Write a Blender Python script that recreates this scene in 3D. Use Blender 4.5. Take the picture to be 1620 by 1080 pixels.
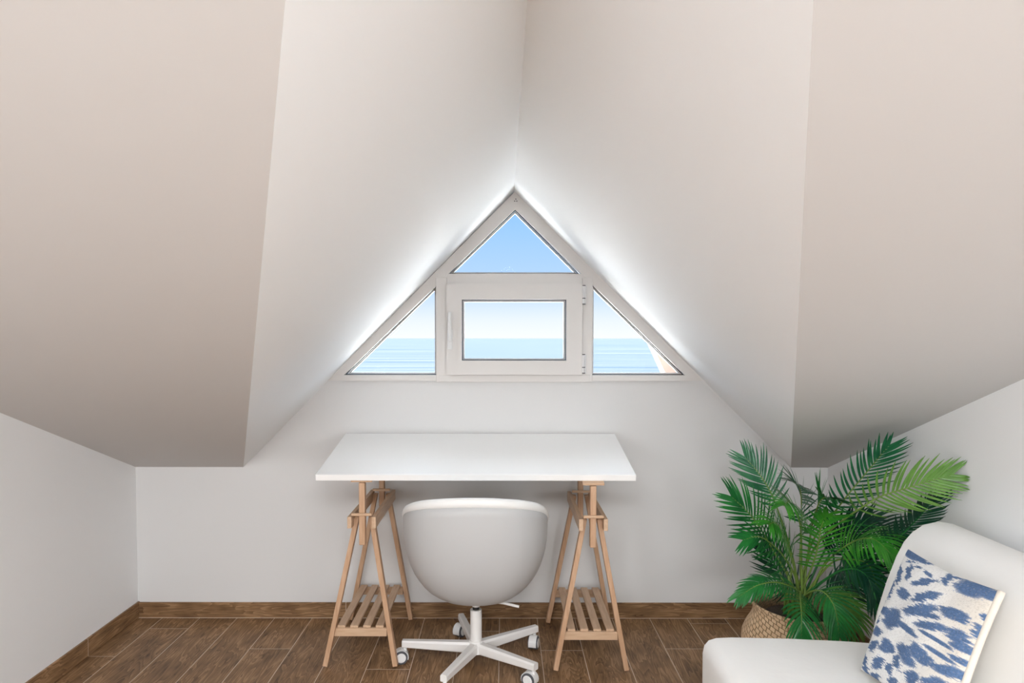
import bpy, bmesh, math, random
from mathutils import Vector, Matrix

# ------------------------------------------------------------------ clear
for o in list(bpy.data.objects):
    bpy.data.objects.remove(o)
S = bpy.context.scene
COL = S.collection

# ------------------------------------------------------------------ camera
cd = bpy.data.cameras.new('camera')
cam = bpy.data.objects.new('camera', cd)
COL.objects.link(cam)
S.camera = cam
fwd = Vector((-0.00186104, 0.99933828, -0.0363255))
right = Vector((9.99998080e-01, 1.88211371e-03, 5.45981341e-04))
up = Vector((-6.13988782e-04, 3.63244179e-02, 9.99339862e-01))
m = Matrix((right, up, -fwd)).transposed().to_4x4()
m.translation = Vector((0, -3.588, 1.45))
cam.matrix_world = m
cd.sensor_width = 36
cd.lens = 1110 * 36 / 1620
cd.shift_x = (810 - 794.44) / 1620
cd.shift_y = (574.37 - 540) / 1620
cd.clip_end = 60000
cd.clip_start = 0.05

# ------------------------------------------------------------------ view
S.view_settings.view_transform = 'Standard'
S.view_settings.look = 'None'
S.view_settings.gamma = 1
S.view_settings.use_curve_mapping = False
S.view_settings.exposure = 0.08

# ------------------------------------------------------------------ sky
W = bpy.data.worlds.new('sky'); S.world = W; W.use_nodes = True
nt = W.node_tree; nt.nodes.clear()
out = nt.nodes.new('ShaderNodeOutputWorld'); bg = nt.nodes.new('ShaderNodeBackground')
tc = nt.nodes.new('ShaderNodeTexCoord'); sx = nt.nodes.new('ShaderNodeSeparateXYZ'); cr = nt.nodes.new('ShaderNodeValToRGB')
nt.links.new(tc.outputs['Generated'], sx.inputs[0]); nt.links.new(sx.outputs['Z'], cr.inputs[0])
nt.links.new(cr.outputs[0], bg.inputs[0]); nt.links.new(bg.outputs[0], out.inputs[0])
stops = [(0.0, (.94, .975, 1)), (.025, (.84, .92, 1)), (.055, (.62, .79, 1)), (.09, (.46, .685, 1)), (.185, (.30, .59, 1)), (.35, (.55, .75, 1.0)), (1, (.9, .97, 1.0))]
el = cr.color_ramp.elements
el[0].position = stops[0][0]; el[0].color = (*stops[0][1], 1)
el[1].position = stops[-1][0]; el[1].color = (*stops[-1][1], 1)
for p_, c_ in stops[1:-1]:
    e = el.new(p_); e.color = (*c_, 1)
mr = nt.nodes.new('ShaderNodeMapRange'); mr.inputs[1].default_value = .2; mr.inputs[2].default_value = .5; mr.inputs[3].default_value = 1; mr.inputs[4].default_value = 5
nt.links.new(sx.outputs['Z'], mr.inputs[0])
ab = nt.nodes.new('ShaderNodeMath'); ab.operation = 'ABSOLUTE'; nt.links.new(sx.outputs['X'], ab.inputs[0])
m2 = nt.nodes.new('ShaderNodeMapRange'); m2.inputs[1].default_value = .5; m2.inputs[2].default_value = .85; m2.inputs[3].default_value = 0; m2.inputs[4].default_value = 7
nt.links.new(ab.outputs[0], m2.inputs[0])
ad = nt.nodes.new('ShaderNodeMath'); ad.operation = 'ADD'; nt.links.new(mr.outputs[0], ad.inputs[0]); nt.links.new(m2.outputs[0], ad.inputs[1]); nt.links.new(ad.outputs[0], bg.inputs[1])

# ------------------------------------------------------------------ unseen area lights added behind the viewer to fill the room
XL_, XR_ = -1.8946, 1.6672
def area(name, loc, target, sx_, sy_, energy, color):
    l = bpy.data.lights.new(name, 'AREA'); l.shape = 'RECTANGLE'; l.size = sx_; l.size_y = sy_
    l.energy = energy; l.color = color
    o = bpy.data.objects.new(name, l); COL.objects.link(o); o.location = loc
    o.rotation_euler = (Vector(target) - Vector(loc)).to_track_quat('-Z', 'Y').to_euler()
    return o
area('rear_fill_light', (-.1, -6.85, 1.35), (-.1, 0, 1.35), 3.0, 2.1, 8, (1, .995, .985))  # added fill from the rear; the wall behind it has no opening
area('side_fill_light', (XL_ + .03, -4.65, 1.10), (1.5, -2.9, .8), 1.7, 1.3, 58, (.92, .965, 1))  # pair of side fills added to brighten the dormer planes
area('side_fill_light', (XR_ - .03, -4.65, 1.10), (-1.6, -2.9, .8), 1.7, 1.3, 58, (.92, .965, 1))
area('overhead_fill_light', (0, -4.35, 2.36), (0, -3.6, .0), 2.0, .8, 100, (.95, .98, 1))  # unseen overhead fill added to brighten desk, sofa and floor
# sun high over the roof: lights the bounce slab and sea outside, travels parallel to the window wall
sl = bpy.data.lights.new('sun', 'SUN'); sl.energy = 22; sl.angle = math.radians(1); sl.color = (1, .97, .92)
sun = bpy.data.objects.new('sun', sl); COL.objects.link(sun); sun.location = (8, 0, 14)
sun.rotation_euler = Vector((-.42, .06, -.9)).to_track_quat('-Z', 'Y').to_euler()

# ------------------------------------------------------------------ materials
def mat(name, color, rough=.5, **k):
    M = bpy.data.materials.new(name); M.use_nodes = True
    b = M.node_tree.nodes['Principled BSDF']
    b.inputs['Base Color'].default_value = (*color, 1); b.inputs['Roughness'].default_value = rough
    for a, v in k.items(): b.inputs[a.replace('_', ' ')].default_value = v
    return M
def N(M, t, **k):
    n = M.node_tree.nodes.new(t)
    for a, v in k.items(): setattr(n, a, v)
    return n
def L(M, a, b): M.node_tree.links.new(a, b)
def bumped(M, scale=60, strength=.1, dist=.002, stretch=(1, 1, 1)):
    b = M.node_tree.nodes['Principled BSDF']
    t = N(M, 'ShaderNodeTexCoord'); mp = N(M, 'ShaderNodeMapping'); n = N(M, 'ShaderNodeTexNoise'); bp = N(M, 'ShaderNodeBump')
    mp.inputs['Scale'].default_value = stretch; n.inputs['Scale'].default_value = scale; n.inputs['Detail'].default_value = 4
    bp.inputs['Strength'].default_value = strength; bp.inputs['Distance'].default_value = dist
    L(M, t.outputs['Object'], mp.inputs[0]); L(M, mp.outputs[0], n.inputs['Vector']); L(M, n.outputs['Fac'], bp.inputs['Height']); L(M, bp.outputs[0], b.inputs['Normal'])
    return M
def math_(M, op, a, b=None, c=None):
    n = N(M, 'ShaderNodeMath', operation=op)
    for i, v in enumerate((a, b, c)):
        if v is None: continue
        if isinstance(v, (int, float)): n.inputs[i].default_value = v
        else: L(M, v, n.inputs[i])
    return n.outputs[0]

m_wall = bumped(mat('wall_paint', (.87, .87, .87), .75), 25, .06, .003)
m_gable = bumped(mat('gable_paint_shaded', (.77, .762, .755), .75), 25, .06, .003)  # wall paint in a darker copy, shade put into the colour
m_ceil = bumped(mat('ceiling_paint_shaded', (.65, .632, .618), .75), 12, .08, .004)  # warm ceiling tone, darkened to put its shade against the dormer
m_dorm = bumped(mat('dormer_paint_lit', (.92, .93, .935), .75), 9, .10, .004)  # lightened and cooled, window glow put into the paint colour
m_upvc = mat('window_plastic', (.78, .75, .725), .35)
m_gasket = mat('window_gasket', (.05, .05, .055), .6)
m_desk = mat('white_laminate', (.94, .93, .915), .35)
m_edge = mat('white_edge_band', (.84, .83, .82), .4)
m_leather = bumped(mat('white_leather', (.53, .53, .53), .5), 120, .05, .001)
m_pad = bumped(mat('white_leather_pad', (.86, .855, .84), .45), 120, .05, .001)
m_wmetal = mat('white_metal', (.82, .80, .78), .35)
m_black = mat('black_metal', (.02, .02, .02), .35)
m_tyre = mat('grey_tyre', (.09, .09, .10), .5)
m_wplast = mat('white_plastic', (.84, .84, .84), .3)
m_sofa = bumped(mat('cream_slipcover', (.88, .865, .84), .85), 6, .25, .02)
m_soil = bumped(mat('potting_soil', (.06, .04, .03), .95), 80, .6, .01)
m_pot = mat('black_nursery_pot', (.02, .02, .02), .5)
m_verge = mat('terracotta_render', (.62, .44, .36), .8)
m_bounce = mat('white_bounce_slab', (.82, .81, .79), .9)  # for the added slab that bounces sun through the window
m_stem = mat('frond_stalk', (.19, .30, .06), .45)

def wood_plain(name, c1, c2, axis=2, scale=14):
    M = mat(name, c1, .5); b = M.node_tree.nodes['Principled BSDF']
    t = N(M, 'ShaderNodeTexCoord'); mp = N(M, 'ShaderNodeMapping'); n = N(M, 'ShaderNodeTexNoise'); r = N(M, 'ShaderNodeValToRGB')
    sc = [6, 6, 6]; sc[axis] = .6
    mp.inputs['Scale'].default_value = sc; n.inputs['Scale'].default_value = scale; n.inputs['Detail'].default_value = 5
    r.color_ramp.elements[0].position = .35; r.color_ramp.elements[0].color = (*c2, 1)
    r.color_ramp.elements[1].position = .65; r.color_ramp.elements[1].color = (*c1, 1)
    L(M, t.outputs['Object'], mp.inputs[0]); L(M, mp.outputs[0], n.inputs['Vector']); L(M, n.outputs['Fac'], r.inputs[0]); L(M, r.outputs[0], b.inputs['Base Color'])
    return M
m_birch = wood_plain('birch_upright', (.60, .385, .245), (.50, .295, .17), 2)
m_birch_y = wood_plain('birch_lengthwise', (.66, .46, .31), (.56, .37, .235), 1)
m_birch_x = wood_plain('birch_crosswise', (.64, .44, .29), (.54, .34, .21), 0)

def tile_wood(name, mode):
    """wood-look ceramic planks, mode floor: planks along y with grout; x / y: skirting along that axis"""
    M = mat(name, (.2, .12, .07), .45); M.node_tree.nodes['Principled BSDF'].inputs['Specular IOR Level'].default_value = .3; b = M.node_tree.nodes['Principled BSDF']
    t = N(M, 'ShaderNodeTexCoord'); s = N(M, 'ShaderNodeSeparateXYZ'); L(M, t.outputs['Object'], s.inputs[0])
    X, Y, Z = s.outputs
    w = .19395
    if mode == 'floor':
        cx = math_(M, 'DIVIDE', math_(M, 'ADD', X, 1.959), w)
        idx = math_(M, 'FLOOR', cx)
        fr = math_(M, 'SUBTRACT', cx, idx)
        offs = [.448, .142, .9, .75, .368, 1.05, .80, .569, .95, .168, .85, .381, 1.1, .75, .362, .071, .6, .3, .9, .5]
        ramp = N(M, 'ShaderNodeValToRGB'); ramp.color_ramp.interpolation = 'CONSTANT'
        L(M, math_(M, 'DIVIDE', math_(M, 'ADD', idx, .5), 20.0), ramp.inputs[0])
        e = ramp.color_ramp.elements
        for i, o in enumerate(offs):
            if i == 0: q = e[0]; q.position = 0
            elif i == 1: q = e[1]; q.position = 1 / 20
            else: q = e.new(i / 20)
            q.color = (o / 1.2, o / 1.2, o / 1.2, 1)
        sp = N(M, 'ShaderNodeSeparateColor'); L(M, ramp.outputs[0], sp.inputs[0])
        o = math_(M, 'MULTIPLY', sp.outputs[0], 1.2)
        ly = math_(M, 'DIVIDE', math_(M, 'ADD', Y, o), 1.2)
        iy = math_(M, 'FLOOR', ly); fy = math_(M, 'SUBTRACT', ly, iy)
        gx = math_(M, 'LESS_THAN', math_(M, 'MINIMUM', fr, math_(M, 'SUBTRACT', 1.0, fr)), .0016 / w)
        gy = math_(M, 'LESS_THAN', math_(M, 'MINIMUM', fy, math_(M, 'SUBTRACT', 1.0, fy)), .0016 / 1.2)
        g = math_(M, 'MAXIMUM', gx, gy)
        ident = math_(M, 'ADD', math_(M, 'MULTIPLY', idx, 3.7), math_(M, 'MULTIPLY', iy, 11.3))
        along, across = Y, X
    else:
        A = X if mode == 'x' else Y
        ly = math_(M, 'DIVIDE', math_(M, 'ADD', A, .814 if mode == 'x' else .455), 1.2)
        iy = math_(M, 'FLOOR', ly); fy = math_(M, 'SUBTRACT', ly, iy)
        gy = math_(M, 'LESS_THAN', math_(M, 'MINIMUM', fy, math_(M, 'SUBTRACT', 1.0, fy)), .0014 / 1.2)
        g = math_(M, 'MAXIMUM', gy, math_(M, 'LESS_THAN', Z, .003))
        ident = math_(M, 'ADD', math_(M, 'MULTIPLY', iy, 5.3), 2.0)
        along, across = A, Z
    cb = N(M, 'ShaderNodeCombineXYZ')
    L(M, math_(M, 'MULTIPLY', across, 9.0), cb.inputs[0]); L(M, math_(M, 'MULTIPLY', along, 1.1), cb.inputs[1]); L(M, ident, cb.inputs[2])
    n1 = N(M, 'ShaderNodeTexNoise'); n1.inputs['Scale'].default_value = 1.6; n1.inputs['Detail'].default_value = 3; n1.inputs['Distortion'].default_value = .6
    L(M, cb.outputs[0], n1.inputs['Vector'])
    # cathedral grain = contour lines of the stretched noise
    rings = math_(M, 'FRACT', math_(M, 'MULTIPLY', n1.outputs['Fac'], 13.0))
    n2 = N(M, 'ShaderNodeTexNoise'); n2.inputs['Scale'].default_value = 1.0; n2.inputs['Detail'].default_value = 6
    cb2 = N(M, 'ShaderNodeCombineXYZ')
    L(M, math_(M, 'MULTIPLY', across, 160.0), cb2.inputs[0]); L(M, math_(M, 'MULTIPLY', along, 7.0), cb2.inputs[1]); L(M, ident, cb2.inputs[2])
    L(M, cb2.outputs[0], n2.inputs['Vector'])
    n3 = N(M, 'ShaderNodeTexNoise'); n3.inputs['Scale'].default_value = 1.0; n3.inputs['Detail'].default_value = 3
    cb3 = N(M, 'ShaderNodeCombineXYZ')
    L(M, math_(M, 'MULTIPLY', across, 14.0), cb3.inputs[0]); L(M, math_(M, 'MULTIPLY', along, 6.0), cb3.inputs[1]); L(M, ident, cb3.inputs[2])
    L(M, cb3.outputs[0], n3.inputs['Vector'])
    v = math_(M, 'ADD', math_(M, 'MULTIPLY', rings, .30), math_(M, 'ADD', math_(M, 'MULTIPLY', n2.outputs['Fac'], .55), math_(M, 'MULTIPLY', n3.outputs['Fac'], .75)))
    r = N(M, 'ShaderNodeValToRGB')
    re = r.color_ramp.elements
    re[0].position = .45; re[0].color = (.075, .036, .015, 1)
    re[1].position = 1.05; re[1].color = (.38, .225, .118, 1)
    q = re.new(.66); q.color = (.185, .102, .050, 1)
    q = re.new(.85); q.color = (.255, .145, .070, 1)
    L(M, v, r.inputs[0])
    mx = N(M, 'ShaderNodeMix', data_type='RGBA'); L(M, g, mx.inputs[0]); L(M, r.outputs[0], mx.inputs[6]); mx.inputs[7].default_value = (.66, .54, .42, 1)
    L(M, mx.outputs[2], b.inputs['Base Color'])
    bp = N(M, 'ShaderNodeBump'); bp.inputs['Strength'].default_value = .25; bp.inputs['Distance'].default_value = .002
    L(M, math_(M, 'SUBTRACT', n2.outputs['Fac'], math_(M, 'MULTIPLY', g, 1.0)), bp.inputs['Height']); L(M, bp.outputs[0], b.inputs['Normal'])
    return M
m_floor = tile_wood('wood_look_floor_tile', 'floor')
m_skx = tile_wood('wood_look_skirting_across', 'x')
m_sky = tile_wood('wood_look_skirting_along', 'y')

m_glass = bpy.data.materials.new('pane_glass'); m_glass.use_nodes = True
g_ = m_glass.node_tree; g_.nodes.clear()
go = g_.nodes.new('ShaderNodeOutputMaterial'); gm = g_.nodes.new('ShaderNodeMixShader'); gt = g_.nodes.new('ShaderNodeBsdfTransparent'); gg = g_.nodes.new('ShaderNodeBsdfGlossy')
gg.inputs['Roughness'].default_value = .02; gg.inputs['Color'].default_value = (.08, .08, .08, 1)
gf = g_.nodes.new('ShaderNodeFresnel'); gf.inputs[0].default_value = 1.2
g_.links.new(gf.outputs[0], gm.inputs[0]); g_.links.new(gt.outputs[0], gm.inputs[1]); g_.links.new(gg.outputs[0], gm.inputs[2]); g_.links.new(gm.outputs[0], go.inputs[0])

# sea
m_sea = mat('sea_water', (.5, .75, .9), .35)
b = m_sea.node_tree.nodes['Principled BSDF']
t = N(m_sea, 'ShaderNodeTexCoord'); mp = N(m_sea, 'ShaderNodeMapping'); n = N(m_sea, 'ShaderNodeTexNoise'); r = N(m_sea, 'ShaderNodeValToRGB')
mp.inputs['Scale'].default_value = (.0012, .016, 1); n.inputs['Scale'].default_value = 1; n.inputs['Detail'].default_value = 5
e = r.color_ramp.elements; e[0].position = .38; e[0].color = (.027, .041, .053, 1); e[1].position = .66; e[1].color = (.078, .083, .086, 1)
L(m_sea, t.outputs['Object'], mp.inputs[0]); L(m_sea, mp.outputs[0], n.inputs['Vector']); L(m_sea, n.outputs['Fac'], r.inputs[0]); L(m_sea, r.outputs[0], b.inputs['Base Color'])
b.inputs['Specular IOR Level'].default_value = .1

def leafmat(name, c1, c2, rough=.28):
    M = mat(name, c1, rough); b = M.node_tree.nodes['Principled BSDF']
    t = N(M, 'ShaderNodeTexCoord'); n = N(M, 'ShaderNodeTexNoise'); n.inputs['Scale'].default_value = 14; n.inputs['Detail'].default_value = 3
    r = N(M, 'ShaderNodeValToRGB'); r.color_ramp.elements[0].position = .35; r.color_ramp.elements[1].position = .65
    r.color_ramp.elements[0].color = (*c1, 1); r.color_ramp.elements[1].color = (*c2, 1)
    L(M, t.outputs['Object'], n.inputs['Vector']); L(M, n.outputs['Fac'], r.inputs[0]); L(M, r.outputs[0], b.inputs['Base Color'])
    b.inputs['Specular IOR Level'].default_value = .45
    return M
m_leaf = {
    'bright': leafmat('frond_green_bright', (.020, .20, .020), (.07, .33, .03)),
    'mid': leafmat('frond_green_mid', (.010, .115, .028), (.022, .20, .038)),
    'dark': leafmat('frond_green_shaded', (.004, .040, .022), (.010, .075, .035)),  # leaf green darkened for fronds that stand in shade
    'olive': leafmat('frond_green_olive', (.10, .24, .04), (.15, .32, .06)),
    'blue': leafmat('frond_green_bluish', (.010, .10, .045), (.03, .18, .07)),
}

# ------------------------------------------------------------------ mesh helpers
class MB:
    def __init__(s): s.bm = bmesh.new()
    def box(s, c, d, rot=None, bevel=0):
        r = bmesh.ops.create_cube(s.bm, size=1)
        vs = r['verts']
        M = Matrix.Translation(Vector(c)) @ (rot.to_4x4() if rot else Matrix.Identity(4)) @ Matrix.Diagonal((*d, 1))
        bmesh.ops.transform(s.bm, matrix=M, verts=vs)
        if bevel:
            es = list({e for v in vs for e in v.link_edges})
            bmesh.ops.bevel(s.bm, geom=es, offset=bevel, segments=2, affect='EDGES', profile=.5)
        return s
    def beam(s, a, b_, wx, wy, bevel=.0015, upv=(0, 1, 0)):
        """box from a to b_ with section wx (side) by wy (along upv)"""
        a = Vector(a); b_ = Vector(b_); d = (b_ - a); ln = d.length; z = d.normalized()
        y = (Vector(upv) - z * z.dot(Vector(upv))).normalized(); x = y.cross(z)
        return s.box((a + b_) / 2, (wx, wy, ln), Matrix((x, y, z)).transposed(), bevel)
    def cyl(s, a, b_, r1, r2=None, seg=24):
        a = Vector(a); b_ = Vector(b_); r2 = r1 if r2 is None else r2
        z = (b_ - a).normalized(); x = z.orthogonal().normalized(); y = z.cross(x)
        A, B = [], []
        for i in range(seg):
            t = 2 * math.pi * i / seg; v = x * math.cos(t) + y * math.sin(t)
            A.append(s.bm.verts.new(a + v * r1)); B.append(s.bm.verts.new(b_ + v * r2))
        for i in range(seg): s.bm.faces.new((A[i], A[(i + 1) % seg], B[(i + 1) % seg], B[i]))
        s.bm.faces.new(A[::-1]); s.bm.faces.new(B)
        return s
    def prism(s, pts, vec):
        """polygon pts extruded by vec"""
        v = Vector(vec)
        A = [s.bm.verts.new(Vector(p)) for p in pts]; B = [s.bm.verts.new(Vector(p) + v) for p in pts]
        n = len(A)
        s.bm.faces.new(A); s.bm.faces.new(B[::-1])
        for i in range(n): s.bm.faces.new((A[(i + 1) % n], A[i], B[i], B[(i + 1) % n]))
        return s
    def ring(s, outer, inner, y0, y1):
        """frame ring in the xz plane between two polygons, from y0 to y1"""
        n = len(outer)
        V = lambda P, y: [s.bm.verts.new((p[0], y, p[1])) for p in P]
        o0, i0, o1, i1 = V(outer, y0), V(inner, y0), V(outer, y1), V(inner, y1)
        for k in range(n):
            j = (k + 1) % n
            s.bm.faces.new((o0[k], o0[j], i0[j], i0[k])); s.bm.faces.new((o1[j], o1[k], i1[k], i1[j]))
            s.bm.faces.new((o0[j], o0[k], o1[k], o1[j])); s.bm.faces.new((i0[k], i0[j], i1[j], i1[k]))
        return s
    def grid(s, P, close_u=False, close_v=False):
        V = [[s.bm.verts.new(p) for p in row] for row in P]
        nu, nv = len(V), len(V[0])
        for i in range(nu if close_u else nu - 1):
            for j in range(nv if close_v else nv - 1):
                s.bm.faces.new((V[i][j], V[(i + 1) % nu][j], V[(i + 1) % nu][(j + 1) % nv], V[i][(j + 1) % nv]))
        return V
    def tube(s, pts, rad, seg=8, cap=True):
        pts = [Vector(p) for p in pts]; rows = []
        nrm = None
        for i, p in enumerate(pts):
            d = (pts[min(i + 1, len(pts) - 1)] - pts[max(i - 1, 0)]).normalized()
            nrm = d.orthogonal().normalized() if nrm is None else (nrm - d * nrm.dot(d)).normalized()
            bn = d.cross(nrm); r = rad(i / (len(pts) - 1)) if callable(rad) else rad
            rows.append([p + (nrm * math.cos(2 * math.pi * k / seg) + bn * math.sin(2 * math.pi * k / seg)) * r for k in range(seg)])
        V = s.grid(rows, close_v=True)
        if cap: s.bm.faces.new(V[0][::-1]); s.bm.faces.new(V[-1])
        return s
    def build(s, name, material, parent=None, smooth=False, origin=None, fix=True):
        if fix: bmesh.ops.recalc_face_normals(s.bm, faces=s.bm.faces)
        me = bpy.data.meshes.new(name); s.bm.to_mesh(me); s.bm.free()
        if origin is not None: me.transform(Matrix.Translation(-Vector(origin)))
        if material: me.materials.append(material)
        o = bpy.data.objects.new(name, me); COL.objects.link(o)
        if smooth:
            for p in me.polygons: p.use_smooth = True
        if origin is not None: o.location = origin
        if parent:
            o.parent = parent
            if origin is None:
                # geometry given in world space: move into the parent's frame
                pw = parent_world(parent)
                me.transform(pw.inverted())
            else:
                o.location = parent_world(parent).inverted() @ Vector(origin)
        return o
def parent_world(o):
    m_ = o.matrix_basis.copy() if o.type != 'x' else None
    while o.parent:
        o = o.parent; m_ = o.matrix_basis @ m_
    return m_
def thing(name, label, cat, loc=(0, 0, 0), group=None):
    o = bpy.data.objects.new(name, None); COL.objects.link(o); o.location = loc; o.empty_display_size = .1
    o['label'] = label; o['category'] = cat
    if group: o['group'] = group
    return o
def struct(o, label=None):
    o['kind'] = 'structure'
    if label: o['label'] = label
    return o
def tag(o, label, cat): o['label'] = label; o['category'] = cat; return o

# ------------------------------------------------------------------ THE ROOM
XL, XR, ZK, K = -1.8946, 1.6672, .7838, .39967
VL, VR, XA, ZA = -1.3386, 1.4785, .0518, 2.1911
YV = -(ZA - ZK) / K          # where the valleys meet the ridge
YB = -7.0                    # rear of the room
YR = -5.0                    # main roof turns flat
ZR = ZK - K * YR
WL, WR, WZ = -.8917, 1.0200, 1.236   # window opening corners on the gable
T = .16
struct(MB().box(((XL + XR) / 2, YB / 2, -.1), (XR - XL + 2 * T, -YB + 2 * T, .2)).build('floor', m_floor))
# gable wall with the triangular window cut out
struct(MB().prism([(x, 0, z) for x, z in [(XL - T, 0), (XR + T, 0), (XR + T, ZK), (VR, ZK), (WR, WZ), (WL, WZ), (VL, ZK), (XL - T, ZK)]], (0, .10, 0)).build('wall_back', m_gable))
for nm, x, s in (('wall_left', XL, -1), ('wall_right', XR, 1)):
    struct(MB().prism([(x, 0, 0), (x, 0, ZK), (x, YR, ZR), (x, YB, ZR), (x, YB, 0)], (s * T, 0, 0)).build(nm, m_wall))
# main sloping ceiling: two wings beside the dormer and the part above it
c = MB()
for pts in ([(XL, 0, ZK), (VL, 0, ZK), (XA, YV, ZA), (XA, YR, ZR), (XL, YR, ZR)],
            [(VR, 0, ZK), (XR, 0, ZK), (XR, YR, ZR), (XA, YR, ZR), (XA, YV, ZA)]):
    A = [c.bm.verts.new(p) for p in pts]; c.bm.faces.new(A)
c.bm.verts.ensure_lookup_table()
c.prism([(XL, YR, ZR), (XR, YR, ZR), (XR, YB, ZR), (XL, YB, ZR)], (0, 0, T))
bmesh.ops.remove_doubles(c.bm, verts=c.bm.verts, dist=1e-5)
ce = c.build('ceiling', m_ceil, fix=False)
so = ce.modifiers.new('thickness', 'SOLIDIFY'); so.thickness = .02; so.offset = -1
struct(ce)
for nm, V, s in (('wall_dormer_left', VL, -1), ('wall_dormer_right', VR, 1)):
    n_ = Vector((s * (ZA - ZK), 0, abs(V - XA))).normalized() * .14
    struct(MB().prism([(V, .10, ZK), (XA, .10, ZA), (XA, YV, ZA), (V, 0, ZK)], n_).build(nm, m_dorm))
# solid rear wall (behind the viewer)
struct(MB().prism([(XL, YB, 0), (XL, YB, ZR), (XR, YB, ZR), (XR, YB, 0)], (0, -T, 0)).build('wall_front', m_wall))
for n_, x_, s_ in ((2, XL, 1), (3, XR, -1)):  # frames added on the solid walls around the side fill lights
    w_ = MB(); Y0, Y1, Z0, Z1 = -5.55, -3.75, .42, 1.78
    for c_, d_ in (((x_ + s_ * .01, (Y0 + Y1) / 2, Z0), (.02, Y1 - Y0 + .06, .06)), ((x_ + s_ * .01, (Y0 + Y1) / 2, Z1), (.02, Y1 - Y0 + .06, .06)),
                   ((x_ + s_ * .01, Y0, (Z0 + Z1) / 2), (.02, .06, Z1 - Z0)), ((x_ + s_ * .01, Y1, (Z0 + Z1) / 2), (.02, .06, Z1 - Z0))):
        w_.box(c_, d_, bevel=.002)
    struct(w_.build('window_%d' % n_, m_upvc))
# skirting
bb = .081
struct(MB().box(((XL + XR) / 2, -.005, bb / 2), (XR - XL, .010, bb), bevel=.001).build('baseboard_back', m_skx))
struct(MB().box((XL + .005, YB / 2, bb / 2 + .003), (.010, -YB, bb), bevel=.001).build('baseboard_left', m_sky))
struct(MB().box((XR - .005, YB / 2, bb / 2), (.010, -YB, bb), bevel=.001).build('baseboard_right', m_sky))
# outside render strip beyond the right-hand pane
struct(MB().prism([(.765, .12, 1.46), (.99, .12, 1.46), (1.04, .12, 1.18), (.895, .12, 1.18)], (0, .12, 0)).build('trim_1', m_verge), 'terracotta coloured outer wall edge seen through the right-hand pane')

# unseen slab added just below the window outside to bounce sunlight in
struct(MB().box((.06, 1.25, 1.02), (7.0, 2.2, .16)).build('bounce_slab_1', m_bounce), 'white slab added outside below the window to bounce sunlight in')
# ------------------------------------------------------------------ WINDOW
win = bpy.data.objects.new('window_1', None); COL.objects.link(win); win.location = (.058, .03, 1.236)
struct(win, 'white triangular gable window with four panes looking on the sea')
apI, bI, bJ = (.059, 2.101), (-.814, 1.259), (.927, 1.259)
tri_o = [(.065, 2.196), (1.026, 1.230), (-.899, 1.230)]
tri_i = [apI, bJ, bI]
MB().ring(tri_o, tri_i, -.012, .055).build('outer_frame', m_upvc, win)
# slimmer raised bead along the inner edge
def inset(P, d):
    n = len(P); out = []
    cx = sum(p[0] for p in P) / n; cz = sum(p[1] for p in P) / n
    for i in range(n):
        a, b2, c2 = Vector(P[i - 1]), Vector(P[i]), Vector(P[(i + 1) % n])
        e1 = (b2 - a).normalized(); e2 = (c2 - b2).normalized()
        n1 = Vector((-e1.y, e1.x)); n2 = Vector((-e2.y, e2.x))
        C0 = Vector((cx, cz))
        if (C0 - b2).dot(n1) < 0: n1 = -n1
        if (C0 - b2).dot(n2) < 0: n2 = -n2
        k = d / (1 + n1.dot(n2)); q = b2 + (n1 + n2) * k
        out.append((q.x, q.y))
    return out
# transom, mullions
MB().box((.0535, .0195, 1.7475), (.72, .060, .055), bevel=.002).build('transom', m_upvc, win)
MB().box((-.3155, .0175, 1.489), (.056, .066, .53), bevel=.002).build('mullion', m_upvc, win)
MB().box((.4265, .0175, 1.489), (.053, .066, .53), bevel=.002).build('mullion', m_upvc, win)
MB().box((.0565, .0165, 1.242), (.777, .066, .037), bevel=.003).build('bottom_rail', m_upvc, win)
# opening sash
so_, si_ = [(-.288, 1.722), (.398, 1.722), (.398, 1.262), (-.288, 1.262)], [(-.211, 1.643), (.318, 1.643), (.318, 1.334), (-.211, 1.334)]
sash = MB().ring(so_, si_, -.040, .04).build('sash', m_upvc, win)
mid = [(a[0] * .28 + b_[0] * .72, a[1] * .28 + b_[1] * .72) for a, b_ in zip(so_, si_)]
MB().ring(mid, si_, -.0435, -.03).build('glazing_bead', m_upvc, sash)
h = MB().box((-.270, -.040, 1.44), (.026, .010, .10), bevel=.004)
h.box((-.270, -.064, 1.505), (.018, .014, .15), bevel=.005).cyl((-.27, -.04, 1.44), (-.27, -.066, 1.44), .008)
h.build('handle', m_wplast, sash)
for z0, z1 in ((1.618, 1.714), (1.269, 1.366)):
    hg = MB().cyl((.404, -.032, z0), (.404, -.032, z1), .009, seg=16)
    hg.box((.412, -.020, (z0 + z1) / 2), (.016, .010, z1 - z0), bevel=.002)
    ho = hg.build('hinge', m_wplast, win)
    g = MB()
    for f_ in (.0, .3, .97): g.cyl((.404, -.032, z0 + (z1 - z0) * f_), (.404, -.032, z0 + (z1 - z0) * f_ + .004), .0102, seg=16)
    g.build('hinge_seam', m_gasket, ho)
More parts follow.
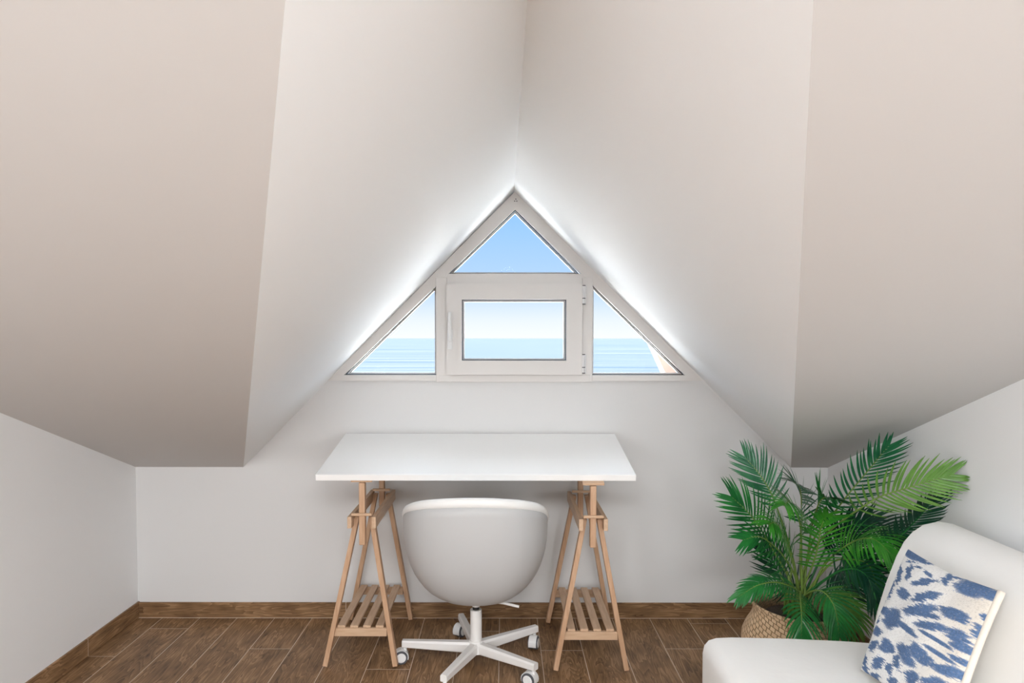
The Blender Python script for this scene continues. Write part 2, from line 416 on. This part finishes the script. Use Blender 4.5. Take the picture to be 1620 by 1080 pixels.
# glazing with a thin dark gasket around each pane
def pane(pts, y):
    P3 = [(x, y, z) for x, z in pts]
    o = MB().prism(P3, (0, .006, 0)).build('glass_pane', m_glass, win)
    MB().ring(pts, inset(pts, .0035), y - .010, y - .001).build('gasket', m_gasket, o)
    w_ = inset(pts, .0035)
    MB().ring(w_, inset(w_, .007), y + .007, y + .030).build('outer_bead', m_upvc, o)
pane([(.059, 2.101), (.388, 1.775), (-.282, 1.775)], .025)
pane([(-.3435, 1.7175), (-.3435, 1.259), (-.814, 1.259)], .025)
pane([(.453, 1.7215), (.927, 1.259), (.453, 1.259)], .025)
pane(si_, .002)
# three tiny screw holes at the apex
MB().cyl((.062, -.0125, 2.150), (.062, -.0122, 2.150), .003, seg=10).cyl((.056, -.0125, 2.140), (.056, -.0122, 2.140), .003, seg=10).cyl((.067, -.0125, 2.140), (.067, -.0122, 2.140), .003, seg=10).build('screw_hole', m_gasket, win)

# ------------------------------------------------------------------ SEA
sea = MB().box((0, 20000, -40.5), (60000, 39990, 1)).build('sea', m_sea)
sea['kind'] = 'stuff'; sea['label'] = 'pale blue calm sea reaching the horizon outside the window'; sea['category'] = 'sea'

# ------------------------------------------------------------------ DESK TOP
ang = math.atan(.166)
rot = Matrix.Rotation(ang, 3, 'X')
yc = (-.612 - .03) / 2; zc = (.866 + .961) / 2
nvec = rot @ Vector((0, 0, 1))
cen = Vector((-.1185, yc, zc)) - nvec * .0135
desk = MB().box(cen, (1.370, .582 / math.cos(ang), .027), rot, .0015).build('desk_top', m_desk)
tag(desk, 'white rectangular desk top tilted towards the room on two wooden trestles', 'desk')
def under(y): return .866 + (y + .612) * .163 - .0278

# ------------------------------------------------------------------ TRESTLES
def trestle(xt, xf, dy, label):
    r = thing('trestle', label, 'trestle', (xf, -.30 + dy, 0), 'wooden trestles carrying the desk top')
    for sx_ in (-1, 1):
        for yt, yf in ((-.53, -.555), (-.09, -.040)):
            yt += dy; yf += dy
            a = (xf + sx_ * .156, yf, .0); t_ = (xt + sx_ * .031, yt, .668)
            v = Vector(t_) - Vector(a)
            MB().beam(Vector(a) + v * .018, t_, .021, .034).build('leg', m_birch, r)
            rx = xt + sx_ * .052
    for sx_ in (-1, 1):
        MB().beam((xt + sx_ * .0525, -.60 + dy, .655), (xt + sx_ * .0525, -.05 + dy, .655), .018, .05, upv=(0, 0, 1)).build('beam_rail', m_birch_y, r)
    for y in (-.575, -.085):
        y += dy
        u = under(y)
        post = MB().box((xt, y, (u - .018 + .555) / 2), (.026, .034, u - .018 - .555), bevel=.003).build('height_post', m_birch, r)
        MB().box((xt, y, u - .006), (.092, .045, .011), rot, .002).build('post_plate', m_birch_x, post)
        MB().box((xt, y - .022, .690), (.088, .012, .012), bevel=.003).build('height_pin', m_birch_x, post)
    for y in (-.546, -.046):
        MB().box((xf, y + dy, .158), (.232, .018, .036), bevel=.0015).build('shelf_bar', m_birch_x, r)
    for k in range(4):
        x = xf - .084 + k * .056
        MB().box((x, -.296 + dy, .182), (.034, .51, .011), bevel=.0015).build('shelf_slat', m_birch_y, r)
    return r
trestle(-.610, -.6275, 0, 'birch wood trestle with slatted shelf under the left end of the desk')
trestle(.383, .380, -.035, 'birch wood trestle with slatted shelf under the right end of the desk')

# ------------------------------------------------------------------ SWIVEL CHAIR
CX, CY = -.121, -.52
ch = thing('swivel_chair', 'white upholstered tub swivel chair on castors pushed under the desk', 'chair', (CX, CY, 0))
def rim_h(t):      # t angle from the back (towards the room)
    a = abs(t) / math.pi
    pts = [(0, .790), (.15, .782), (.28, .752), (.40, .700), (.5, .645), (.62, .58), (.75, .52), (1, .475)]
    for (a0, h0), (a1, h1) in zip(pts, pts[1:]):
        if a <= a1:
            k = (a - a0) / (a1 - a0); return h0 + (h1 - h0) * k
    return pts[-1][1]
def rim_smooth(t):
    s_ = 0
    for k in range(-4, 5):
        u = t + k * .07
        if u > math.pi: u -= 2 * math.pi
        if u < -math.pi: u += 2 * math.pi
        s_ += rim_h(u)
    return s_ / 9
def plan(t, R):    # rounded-square plan
    c_, s_ = math.cos(t), math.sin(t); n = 2.5
    k = R / ((abs(c_) ** n + abs(s_) ** n) ** (1 / n))
    return s_ * k, -c_ * k
ZB = .288
def shellpt(t, s_, R=.315, off=0, n=2.5):
    zr = rim_smooth(t)
    r_ = (1 - (1 - s_) ** n) ** (1 / n)
    x, y = plan(t, (R - off) * r_)
    z = ZB + (zr - ZB) * s_
    y -= .0 * s_
    return (CX + x, CY + y + .005, z)
NT = 72
sh = MB()
rows = []
ss = [0.0008, .004, .012, .03, .06, .1, .15, .21, .28, .36, .45, .54, .63, .72, .81, .9, 1]
for i in range(NT):
    t = -math.pi + 2 * math.pi * i / NT
    row = [shellpt(t, q) for q in ss]
    zr = rim_smooth(t)
    # inner side: rim, then down to the cushion
    for q, o_ in ((1.0, .034), (.8, .046), (.6, .055)):
        x, y = plan(t, .315 - o_); zz = .43 + (zr - .43) * ((q - .5) / .5)
        row.append((CX + x, CY + y + .005, zz if q < 1 else zr))
    rows.append(row)
V = sh.grid(rows, close_u=True)
sh.bm.faces.new([v[0] for v in V])
sh.bm.faces.new([v[-1] for v in V][::-1])
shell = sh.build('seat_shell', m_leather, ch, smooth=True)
# padded rim roll
pts = []
rp = MB(); rows = []
for i in range(NT):
    t = -math.pi + 2 * math.pi * i / NT
    x, y = plan(t, .3015); zr = rim_smooth(t)
    d = Vector((x, y, 0)).normalized()
    row = []
    for k in range(12):
        a = 2 * math.pi * k / 12
        row.append(Vector((CX + x, CY + y + .005, zr + .004)) + d * math.cos(a) * .0185 + Vector((0, 0, 1)) * math.sin(a) * .022)
    rows.append(row)
rp.grid(rows, close_u=True, close_v=True)
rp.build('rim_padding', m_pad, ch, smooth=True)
# seat cushion
sc_ = MB(); rows = []
for i in range(48):
    t = 2 * math.pi * i / 48
    row = []
    for rr, zz in ((.002, .508), (.12, .506), (.18, .50), (.205, .488), (.212, .475), (.205, .462)):
        x, y = plan(t, rr); row.append((CX + x, CY + y + .005, zz))
    rows.append(row)
V = sc_.grid(rows, close_u=True); sc_.bm.faces.new([v[0] for v in V]); sc_.bm.faces.new([v[-1] for v in V])
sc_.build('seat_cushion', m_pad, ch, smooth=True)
MB().cyl((CX, CY, .262), (CX, CY, .292), .017).build('neck', m_wmetal, ch)
MB().cyl((CX, CY, .246), (CX, CY, .265), .0150).build('gas_lift', m_black, ch)
MB().cyl((CX, CY, .072), (CX, CY, .248), .0255).build('column', m_wmetal, ch, smooth=False)
MB().tube([(CX + .05, CY - .02, .292), (CX + .12, CY - .03, .288), (CX + .19, CY - .04, .275)], .006, 10).build('height_lever', m_wmetal, ch)
base = MB().cyl((CX, CY, .058), (CX, CY, .112), .038, .030, 32).build('base_hub', m_wmetal, ch)
swiv = [100, 150, 165, 60, 150]
for k in range(5):
    a = math.radians(177 - 72 * k); d = Vector((math.cos(a), math.sin(a), 0)); s_ = Vector((-d.y, d.x, 0))
    c0 = Vector((CX, CY, .080)) + d * .02; tip = Vector((CX, CY, .088)) + d * .330
    am = MB(); rows = []
    for q in range(7):
        f_ = q / 6; P = c0.lerp(tip, f_); w_ = .019 - .004 * f_; h_ = .024 - .009 * f_
        rows.append([P + s_ * u * w_ + Vector((0, 0, 1)) * v * h_ for u, v in ((-1, -.8), (-1, .55), (-.7, 1), (.7, 1), (1, .55), (1, -.8), (.8, -1), (-.8, -1))])
    V = am.grid(rows, close_v=True); am.bm.faces.new(V[0][::-1]); am.bm.faces.new(V[-1])
    am.build('base_arm', m_wmetal, ch)
    # castor
    sw = math.radians(swiv[k]); ax = Vector((math.cos(sw), math.sin(sw), 0)); fw = Vector((-ax.y, ax.x, 0))
    pc = Vector((CX, CY, 0)) + d * .318
    wc = pc + fw * .018 + Vector((0, 0, .030))
    cst = MB().cyl(pc + Vector((0, 0, .048)), pc + Vector((0, 0, .078)), .008)
    # hood between and over the wheels
    rows = []
    for q in range(13):
        th = math.radians(-20 + 220 * q / 12); 
        e_ = fw * math.cos(th) * -1 + Vector((0, 0, 1)) * math.sin(th)
        rows.append([wc - ax * .014 + e_ * .025, wc - ax * .018 + e_ * .0335, wc + ax * .018 + e_ * .0335, wc + ax * .014 + e_ * .025])
    V = cst.grid(rows, close_v=True); cst.bm.faces.new(V[0][::-1]); cst.bm.faces.new(V[-1])
    co = cst.build('castor', m_wplast, ch)
    for sg in (-1, 1):
        MB().cyl(wc + ax * sg * .004, wc + ax * sg * .0225, .0300, .0285, 28).build('wheel', m_tyre, co)
        MB().cyl(wc + ax * sg * .0224, wc + ax * sg * .0245, .0215, .0195, 24).build('wheel_cap', m_wplast, co)

# ------------------------------------------------------------------ LOUNGE SOFA (far end and seat in view)
SY0, SY1 = -1.15, -2.35
sf = thing('lounge_sofa', 'cream slipcovered armless lounge seat against the right wall', 'sofa', (1.2, -1.7, 0))
def rounded_slab(prof, y0, y1, r):
    """profile (x,z) closed polygon swept along y with softly rounded ends"""
    mb = MB(); rows = []
    cx = sum(p[0] for p in prof) / len(prof); cz = sum(p[1] for p in prof) / len(prof)
    n = 6; st = []
    for i in range(n + 1):
        a = math.pi / 2 * i / n; st.append((y0 - r * (1 - math.sin(a)) , r * (1 - math.cos(math.pi / 2 - a)) if False else r * (1 - math.sin(a))))
    ys = []
    for i in range(n + 1):
        a = math.pi / 2 * i / n
        ys.append((y0 - r * (1 - math.cos(a)), r * (1 - math.sin(a))))
    ys2 = [(y1 + (y0 - y), q) for y, q in ys][::-1]
    allr = ys + [(y0 + (y1 - y0) * k / 8, 0) for k in range(1, 8)] + ys2
    for y, ins in allr:
        row = []
        for x, z in prof:
            d = Vector((x - cx, z - cz)); l = d.length; d = d * (max(l - ins, .01) / l)
            row.append((cx + d.x, y, cz + d.y))
        rows.append(row)
    V = mb.grid(rows, close_v=True); mb.bm.faces.new(V[0]); mb.bm.faces.new(V[-1][::-1])
    return mb
def smooth_poly(P, per=6):
    out = []; n = len(P)
    for i in range(n):
        p0, p1, p2, p3 = [Vector(P[(i + k) % n]) for k in (-1, 0, 1, 2)]
        for j in range(per):
            t = j / per
            out.append(tuple(.5 * ((2 * p1) + (p2 - p0) * t + (2 * p0 - 5 * p1 + 4 * p2 - p3) * t * t + (3 * p1 - p0 - 3 * p2 + p3) * t ** 3)))
    return out
def sub(P, maxd=.03):
    out = []
    for a, b_ in zip(P, P[1:] + P[:1]):
        n = max(1, int(math.dist(a, b_) / maxd))
        for k in range(n): out.append((a[0] + (b_[0] - a[0]) * k / n, a[1] + (b_[1] - a[1]) * k / n))
    return out
seat_prof = sub([(.700, .20), (.700, .345), (.705, .370), (.720, .388), (.745, .396), (.80, .399), (1.0, .396), (1.2, .386), (1.30, .378), (1.34, .374), (1.34, .20)])
rounded_slab(seat_prof, SY0, SY1, .014).build('seat_cushion', m_sofa, sf, smooth=True)
back_prof = sub([(1.285, .20), (1.288, .38), (1.312, .505), (1.342, .605), (1.374, .690), (1.400, .742), (1.428, .775), (1.465, .800), (1.515, .812), (1.565, .804), (1.605, .782), (1.632, .745), (1.645, .69), (1.650, .60), (1.650, .20)])
rounded_slab(back_prof, SY0, SY1, .016).build('backrest', m_sofa, sf, smooth=True)
rounded_slab(sub([(.715, .0), (.715, .215), (1.645, .215), (1.645, .0)]), SY0 - .01, SY1 + .01, .01).build('base_skirt', m_sofa, sf)

# ------------------------------------------------------------------ IKAT CUSHION
H8 = [517.0412, 363.0174, 56.8171, 251.7928, -897.7163, 985.8849, -0.1808, 0.03]
BLOBS = [(470,130,92,36,20),(560,180,60,13,18),(480,195,40,9,0),(392,300,27,78,-3),(490,285,27,64,0),(625,365,88,26,-12),(465,458,62,38,35),
 (655,488,102,34,-16),(325,400,25,85,5),(272,455,14,50,8),(385,655,84,78,35),(520,745,110,24,38),(300,580,50,30,30),(620,595,112,42,-12),(545,600,60,22,10),
 (768,320,26,55,0),(945,390,115,70,18),(1060,440,55,42,20),(1088,400,16,30,0),(850,615,95,44,22),(900,650,50,26,10),(700,722,112,32,8),(865,780,66,48,35),
 (985,735,38,55,10),(900,865,85,32,22),(735,825,125,14,34),(680,795,60,10,34),(240,735,62,34,35),(215,850,44,44,-40),(335,868,62,50,38),(245,985,58,38,-20),(342,1040,32,42,0),
 (118,985,24,110,-4),(500,945,52,92,-32),(600,925,50,70,-35),(650,985,60,40,30),(745,930,115,15,35),(880,965,66,22,22),(805,1050,105,40,14),(425,1000,26,66,-10),
 (218,632,38,30,0),(1020,620,14,30,0),(640,290,36,14,35),(560,240,40,8,10),(590,185,30,12,20),(830,300,50,10,10),(180,1080,50,30,0),(930,1120,60,40,0),(540,1120,60,50,10),(700,1150,80,50,10),(350,1150,40,50,0),(800,1200,60,60,0),(450,460,8,30,0),(690,640,70,20,10)]
rnd = random.Random(5)
JIT = [rnd.uniform(-1, 1) for _ in range(4096)]
JIT2 = [rnd.uniform(-1, 1) for _ in range(4096)]
def ikat(u, v):
    d = H8[6] * u + H8[7] * v + 1
    x = (H8[0] * u + H8[1] * v + H8[2]) / d; y = (H8[3] * u + H8[4] * v + H8[5]) / d
    # threads run along the cushion: ragged edges shift along u in thin rows of v
    iv = int(v * 170); iu = int(u * 150)
    j = JIT[iv % 4096] * 20 + JIT2[(iv // 3 + 7) % 4096] * 14
    x2 = x + j * .8; y2 = y + j * .45
    best = 9
    for cx_, cy_, rx, ry, an in BLOBS:
        a = math.radians(an); dx = x2 - cx_; dy = y2 - cy_
        if abs(dx) > 160 or abs(dy) > 160: continue
        p_ = (dx * math.cos(a) + dy * math.sin(a)) / rx; q_ = (-dx * math.sin(a) + dy * math.cos(a)) / ry
        best = min(best, (p_ * p_ + q_ * q_) * .80)
    n = .5 + .5 * JIT[(iu * 37 + iv * 101) % 4096]
    if best < 1.0:
        k = 1 if best < .6 else 1 - (best - .6) * .9
        if n < .05: k *= .8
        blue = (.085, .150, .285)
    else:
        k = 0; blue = (.1, .2, .4)
        if best < 1.25 and n > .75: k = .5
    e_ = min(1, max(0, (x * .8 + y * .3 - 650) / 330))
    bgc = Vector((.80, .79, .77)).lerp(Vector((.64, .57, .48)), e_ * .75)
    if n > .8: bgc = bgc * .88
    return Vector(bgc).lerp(Vector(blue) * (.8 + .4 * n), k)
BLc = Vector((1.128, -1.41, .405)); TLc = Vector((1.315, -1.33, .765)); TRc = Vector((1.335, -1.73, .772)); BRc = BLc + TRc - TLc
U = (TRc - TLc); Vv = (TLc - BLc); Nn = U.cross(Vv).normalized()
if Nn.x > 0: Nn = -Nn
m_ikat = mat('ikat_weave', (.8, .8, .8), .9); bI_ = m_ikat.node_tree.nodes['Principled BSDF']
ca = N(m_ikat, 'ShaderNodeVertexColor', layer_name='weave'); L(m_ikat, ca.outputs[0], bI_.inputs['Base Color'])
tcx = N(m_ikat, 'ShaderNodeTexCoord'); wv = N(m_ikat, 'ShaderNodeTexNoise'); wv.inputs['Scale'].default_value = 260
bmp = N(m_ikat, 'ShaderNodeBump'); bmp.inputs['Strength'].default_value = .5; bmp.inputs['Distance'].default_value = .002
L(m_ikat, tcx.outputs['Object'], wv.inputs['Vector']); L(m_ikat, wv.outputs['Fac'], bmp.inputs['Height']); L(m_ikat, bmp.outputs[0], bI_.inputs['Normal'])
m_linen = bumped(mat('cream_linen', (.78, .71, .62), .9), 150, .4, .002)
cu = thing('scatter_cushion', 'square blue and white ikat patterned cushion leaning on the lounge seat backrest', 'cushion', tuple((BLc + BRc) / 2))
NU = 220
def cush(u, v, side):
    # pinched edges, puffed middle, ears at the corners
    pu = 4 * u * (1 - u); pv = 4 * v * (1 - v)
    th = .058 * (pu * pv) ** .42
    uu = u + (.5 - u) * .055 * pv; vv = v + (.5 - v) * .055 * pu
    w_ = .003 * math.sin(9 * u + 5 * v) + .002 * math.sin(21 * u - 13 * v)
    P = BLc + U * uu + Vv * vv
    return P + Nn * side * (th + w_ * (pu * pv) ** .5)
cm = MB(); rows = [[cush(i / NU, j / NU, 1) for j in range(NU + 1)] for i in range(NU + 1)]
V = cm.grid(rows)
cl = cm.bm.loops.layers.color.new('weave') if False else None
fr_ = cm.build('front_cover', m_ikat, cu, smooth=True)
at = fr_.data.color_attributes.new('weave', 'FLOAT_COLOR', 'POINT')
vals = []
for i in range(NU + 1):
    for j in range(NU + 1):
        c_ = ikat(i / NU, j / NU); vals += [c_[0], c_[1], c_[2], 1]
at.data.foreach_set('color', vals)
cm = MB(); cm.grid([[cush(i / 40, j / 40, -1) for j in range(41)] for i in range(41)])
cm.build('back_cover', m_linen, cu, smooth=True)
# plain gusset strip on the edge that faces the room
pp = [cush(1, j / 20, 1) for j in range(21)]
MB().tube(pp, .010, 8).build('piping', m_linen, cu, smooth=True)

# ------------------------------------------------------------------ BASKET
BX, BY = 1.285, -.54
m_bask = mat('seagrass_weave', (.55, .36, .19), .8); bb_ = m_bask.node_tree.nodes['Principled BSDF']
tb = N(m_bask, 'ShaderNodeTexCoord'); sb = N(m_bask, 'ShaderNodeSeparateXYZ'); L(m_bask, tb.outputs['Object'], sb.inputs[0])
angn = math_(m_bask, 'MULTIPLY', math_(m_bask, 'ARCTAN2', sb.outputs[1], sb.outputs[0]), 46 / 6.2832)
zz = math_(m_bask, 'MULTIPLY', sb.outputs[2], 62.0)
cbk = N(m_bask, 'ShaderNodeCombineXYZ'); L(m_bask, angn, cbk.inputs[0]); L(m_bask, math_(m_bask, 'MULTIPLY_ADD', angn, .5, zz), cbk.inputs[1])
br = N(m_bask, 'ShaderNodeTexBrick'); br.inputs['Scale'].default_value = 1; br.inputs['Brick Width'].default_value = 1.0; br.inputs['Row Height'].default_value = 1.0
br.inputs['Mortar Size'].default_value = .10; br.inputs['Mortar Smooth'].default_value = .8
br.inputs['Color1'].default_value = (.86, .64, .41, 1); br.inputs['Color2'].default_value = (.74, .50, .30, 1); br.inputs['Mortar'].default_value = (.40, .25, .13, 1)
L(m_bask, cbk.outputs[0], br.inputs['Vector']); L(m_bask, br.outputs['Color'], bb_.inputs['Base Color'])
bpb = N(m_bask, 'ShaderNodeBump'); bpb.inputs['Strength'].default_value = .9; bpb.inputs['Distance'].default_value = .006; bpb.invert = True
L(m_bask, br.outputs['Fac'], bpb.inputs['Height']); L(m_bask, bpb.outputs[0], bb_.inputs['Normal'])
bk = thing('woven_basket', 'round-bellied natural seagrass basket on the floor holding the palm', 'basket', (BX, BY, 0))
prof = [(.005, .004), (.13, .004), (.165, .012), (.195, .035), (.217, .07), (.225, .11), (.222, .145), (.208, .18), (.190, .21), (.179, .235), (.176, .262), (.178, .275), (.172, .277), (.169, .262), (.170, .24), (.182, .21), (.2, .18), (.212, .145), (.214, .11), (.2, .06), (.16, .02), (.005, .012)]
mb = MB(); rows = []
for i in range(96):
    a = 2 * math.pi * i / 96
    rows.append([(r_ * math.cos(a), r_ * math.sin(a), z + (.006 * math.sin(a * 2 + 1) if z > .2 else 0)) for r_, z in prof])
V = mb.grid(rows, close_u=True); mb.bm.faces.new([v[0] for v in V]); mb.bm.faces.new([v[-1] for v in V][::-1])
bo = mb.build('basket_body', m_bask, None, smooth=True); bo.parent = bk
mb = MB()
for j in range(3):
    mb.tube([((.177) * math.cos(2 * math.pi * i / 90), .177 * math.sin(2 * math.pi * i / 90), .268 + .006 * math.sin(4 * math.pi * i / 90 + 1) + .005 * math.sin(2 * math.pi * i / 90 * 20 + j * 2.1)) for i in range(91)], .0045, 6)
ro = mb.build('braided_rim', m_bask, None, smooth=True); ro.parent = bk

# ------------------------------------------------------------------ PALM
palm = thing('potted_palm', 'leafy green areca palm standing in the woven basket in the corner', 'plant', (BX, BY, .015))
mb = MB(); mb.cyl((BX, BY, .018), (BX, BY, .225), .10, .13, 40)
mb.build('nursery_pot', m_pot, palm)
MB().cyl((BX, BY, .215), (BX, BY, .232), .126, .120, 40).build('soil', m_soil, palm)
FR = {
    # key: points, leafy from, leaflet length, face normal, colour, pairs, droop
    'upper_left': ([(1.273, -.56, .442), (1.21, -.50, .706), (1.158, -.46, .825), (1.094, -.42, .912)], .5, .15, (0, -1, .3), 'blue', 17, .15),
    'left': ([(1.269, -.56, .359), (1.149, -.62, .55), (1.047, -.66, .696), (.955, -.66, .787)], .38, .17, (.2, -1, .4), 'mid', 22, .25),
    'top': ([(1.321, -.50, .422), (1.323, -.50, .649), (1.281, -.58, .794), (1.20, -.70, .854)], .48, .15, (0, -.6, 1), 'blue', 22, .5),
    'top_right': ([(1.324, -.55, .439), (1.326, -.60, .648), (1.319, -.70, .781), (1.329, -.80, .804)], .45, .15, (.2, -.7, .8), 'mid', 22, .5),
    'centre': ([(1.283, -.60, .456), (1.249, -.66, .664), (1.148, -.80, .791), (1.082, -.90, .802)], .42, .16, (.1, -.7, 1), 'bright', 22, .6),
    'upper_right': ([(1.337, -.55, .523), (1.412, -.66, .745), (1.482, -.76, .919), (1.52, -.84, 1.034)], .46, .15, (0, -1, .1), 'blue', 20, .02),
    'far_right': ([(1.341, -.60, .552), (1.432, -.85, .80), (1.521, -.98, .893), (1.634, -1.06, .957)], .45, .155, (0, -1, .25), 'olive', 20, .05),
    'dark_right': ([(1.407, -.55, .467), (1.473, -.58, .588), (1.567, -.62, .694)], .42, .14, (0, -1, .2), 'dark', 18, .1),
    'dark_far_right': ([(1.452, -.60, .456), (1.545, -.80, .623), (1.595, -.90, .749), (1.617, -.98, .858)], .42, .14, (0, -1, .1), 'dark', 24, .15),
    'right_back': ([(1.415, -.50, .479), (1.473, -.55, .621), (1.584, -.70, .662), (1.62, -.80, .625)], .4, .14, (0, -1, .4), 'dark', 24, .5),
    'arching_right': ([(1.37, -.60, .456), (1.428, -.70, .59), (1.468, -.82, .651), (1.52, -.90, .596)], .42, .15, (0, -.8, .8), 'bright', 24, .9),
    'drooping_right': ([(1.397, -.60, .47), (1.452, -.68, .523), (1.495, -.75, .519), (1.509, -.80, .42)], .40, .16, (0, -.9, .6), 'mid', 24, 1.0),
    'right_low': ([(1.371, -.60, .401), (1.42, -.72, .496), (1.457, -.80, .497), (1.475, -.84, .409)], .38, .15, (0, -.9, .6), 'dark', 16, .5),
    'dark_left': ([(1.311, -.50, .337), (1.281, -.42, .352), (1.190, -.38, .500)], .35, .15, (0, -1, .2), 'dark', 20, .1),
    'low_left': ([(1.285, -.60, .345), (1.17, -.66, .416), (1.063, -.70, .422), (.967, -.72, .376)], .36, .10, (0, -.7, 1), 'mid', 22, .6),
    'front': ([(1.28, -.60, .351), (1.228, -.72, .377), (1.183, -.84, .345), (1.175, -.86, .255)], .38, .15, (0, -1, .6), 'mid', 18, .4),
    'low_mid': ([(1.295, -.62, .353), (1.308, -.74, .41), (1.322, -.82, .376), (1.335, -.84, .261)], .4, .15, (0, -1, .5), 'mid', 17, .4),
    'low_right': ([(1.349, -.56, .345), (1.398, -.66, .354), (1.433, -.70, .316), (1.466, -.70, .236)], .38, .14, (0, -1, .5), 'olive', 22, .6),
    'inner': ([(1.299, -.58, .366), (1.315, -.66, .53), (1.312, -.72, .68), (1.319, -.76, .738)], .42, .14, (0, -1, .4), 'bright', 22, .6),
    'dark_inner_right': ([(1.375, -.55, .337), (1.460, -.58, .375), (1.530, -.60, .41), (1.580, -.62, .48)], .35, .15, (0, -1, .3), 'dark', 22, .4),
    'left_front': ([(1.268, -.60, .387), (1.162, -.74, .607), (1.07, -.86, .723), (1.003, -.95, .742)], .42, .15, (.1, -.8, .8), 'bright', 22, .6),
    'left_mid': ([(1.268, -.60, .387), (1.166, -.70, .542), (1.036, -.80, .65), (.945, -.84, .652)], .4, .13, (.1, -.9, .6), 'mid', 18, .3),
}
def crom(P, n=40):
    P = [Vector(p) for p in P]; P = [P[0] * 2 - P[1]] + P + [P[-1] * 2 - P[-2]]; out = []
    segs = len(P) - 3
    for i in range(n + 1):
        t = i / n * segs; k = min(int(t), segs - 1); t -= k
        p0, p1, p2, p3 = P[k:k + 4]
        out.append(.5 * ((2 * p1) + (p2 - p0) * t + (2 * p0 - 5 * p1 + 4 * p2 - p3) * t * t + (3 * p1 - p0 - 3 * p2 + p3) * t ** 3))
    return out
def frond(key, pts, t0, Lf, nrm, colr, npair, droop, a0=66, a1=24, wd=.0050):
    rnd = random.Random(key)
    # stalk starts in the soil and runs through the key points
    root = Vector((BX + rnd.uniform(-.05, .05), BY + rnd.uniform(-.05, .05), .225))
    path = crom([root] + pts, 60)
    n0 = len(path) - 1
    clamp = lambda v: Vector((min(v.x, XR - .008), min(v.y, -.015), v.z))
    nrm = Vector(nrm).normalized()
    mb = MB()
    for side in (-1, 1):
        for i in range(npair):
            f_ = t0 + (1 - t0) * (i + .5 * (side > 0) * .6) / npair
            x = f_ * n0; k = min(int(x), n0 - 1); P = path[k].lerp(path[k + 1], x - k)
            Tn = (path[min(k + 2, n0)] - path[max(k - 1, 0)]).normalized()
            Sd = Tn.cross(nrm).normalized() * side
            Nl = Sd.cross(Tn).normalized()
            if Nl.dot(nrm) < 0: Nl = -Nl
            g = (f_ - t0) / (1 - t0)
            a = math.radians(a0 + (a1 - a0) * g + rnd.uniform(-4, 4))
            ln = Lf * (math.sin(math.pi * (.20 + .68 * g)) ** .7) * rnd.uniform(.9, 1.08)
            D = Tn * math.cos(a) + Sd * math.sin(a) + Nl * rnd.uniform(.05, .2)
            D.normalize()
            ns = 7; rows = []; Q = P.copy(); Dd = D.copy()
            for j in range(ns + 1):
                u = j / ns
                w_ = wd * (math.sin(math.pi * min(1, .12 + u * .88) ** .8) ** .8 if u < 1 else .02) + .0003
                Wd = Dd.cross(Nl).normalized()
                c_ = clamp(Q)
                rows.append([clamp(Q - Wd * w_ + Nl * w_ * .35), c_, clamp(Q + Wd * w_ + Nl * w_ * .35)])
                Dd = (Dd + Vector((0, 0, -droop)) / ns + Tn * .42 / ns).normalized()
                Q = Q + Dd * ln / ns
            mb.grid(rows)
    # terminal leaflet
    o = mb.build('frond', m_leaf[colr], palm, smooth=True, fix=False)
    st = MB(); st.tube([clamp(p_) for p_ in path], lambda t: .0045 * (1 - t) + .0012, 6)
    st.build('stalk', m_stem if colr not in ('dark',) else m_leaf['mid'], o, smooth=True)
for k, (pts, t0, Lf, nrm, colr, npair, droop) in FR.items():
    frond(k, [Vector(p) for p in pts], t0, Lf, nrm, colr, npair, droop)
# short canes
for i in range(5):
    rnd2 = random.Random(i)
    x, y = BX + rnd2.uniform(-.05, .05), BY + rnd2.uniform(-.05, .05)
    MB().tube([(x, y, .22), (x + rnd2.uniform(-.02, .02), y, .32), (x + rnd2.uniform(-.04, .04), y + .0, .40 + .04 * i / 4)], lambda t: .007 * (1 - .4 * t), 8).build('cane', m_stem, palm, smooth=True)
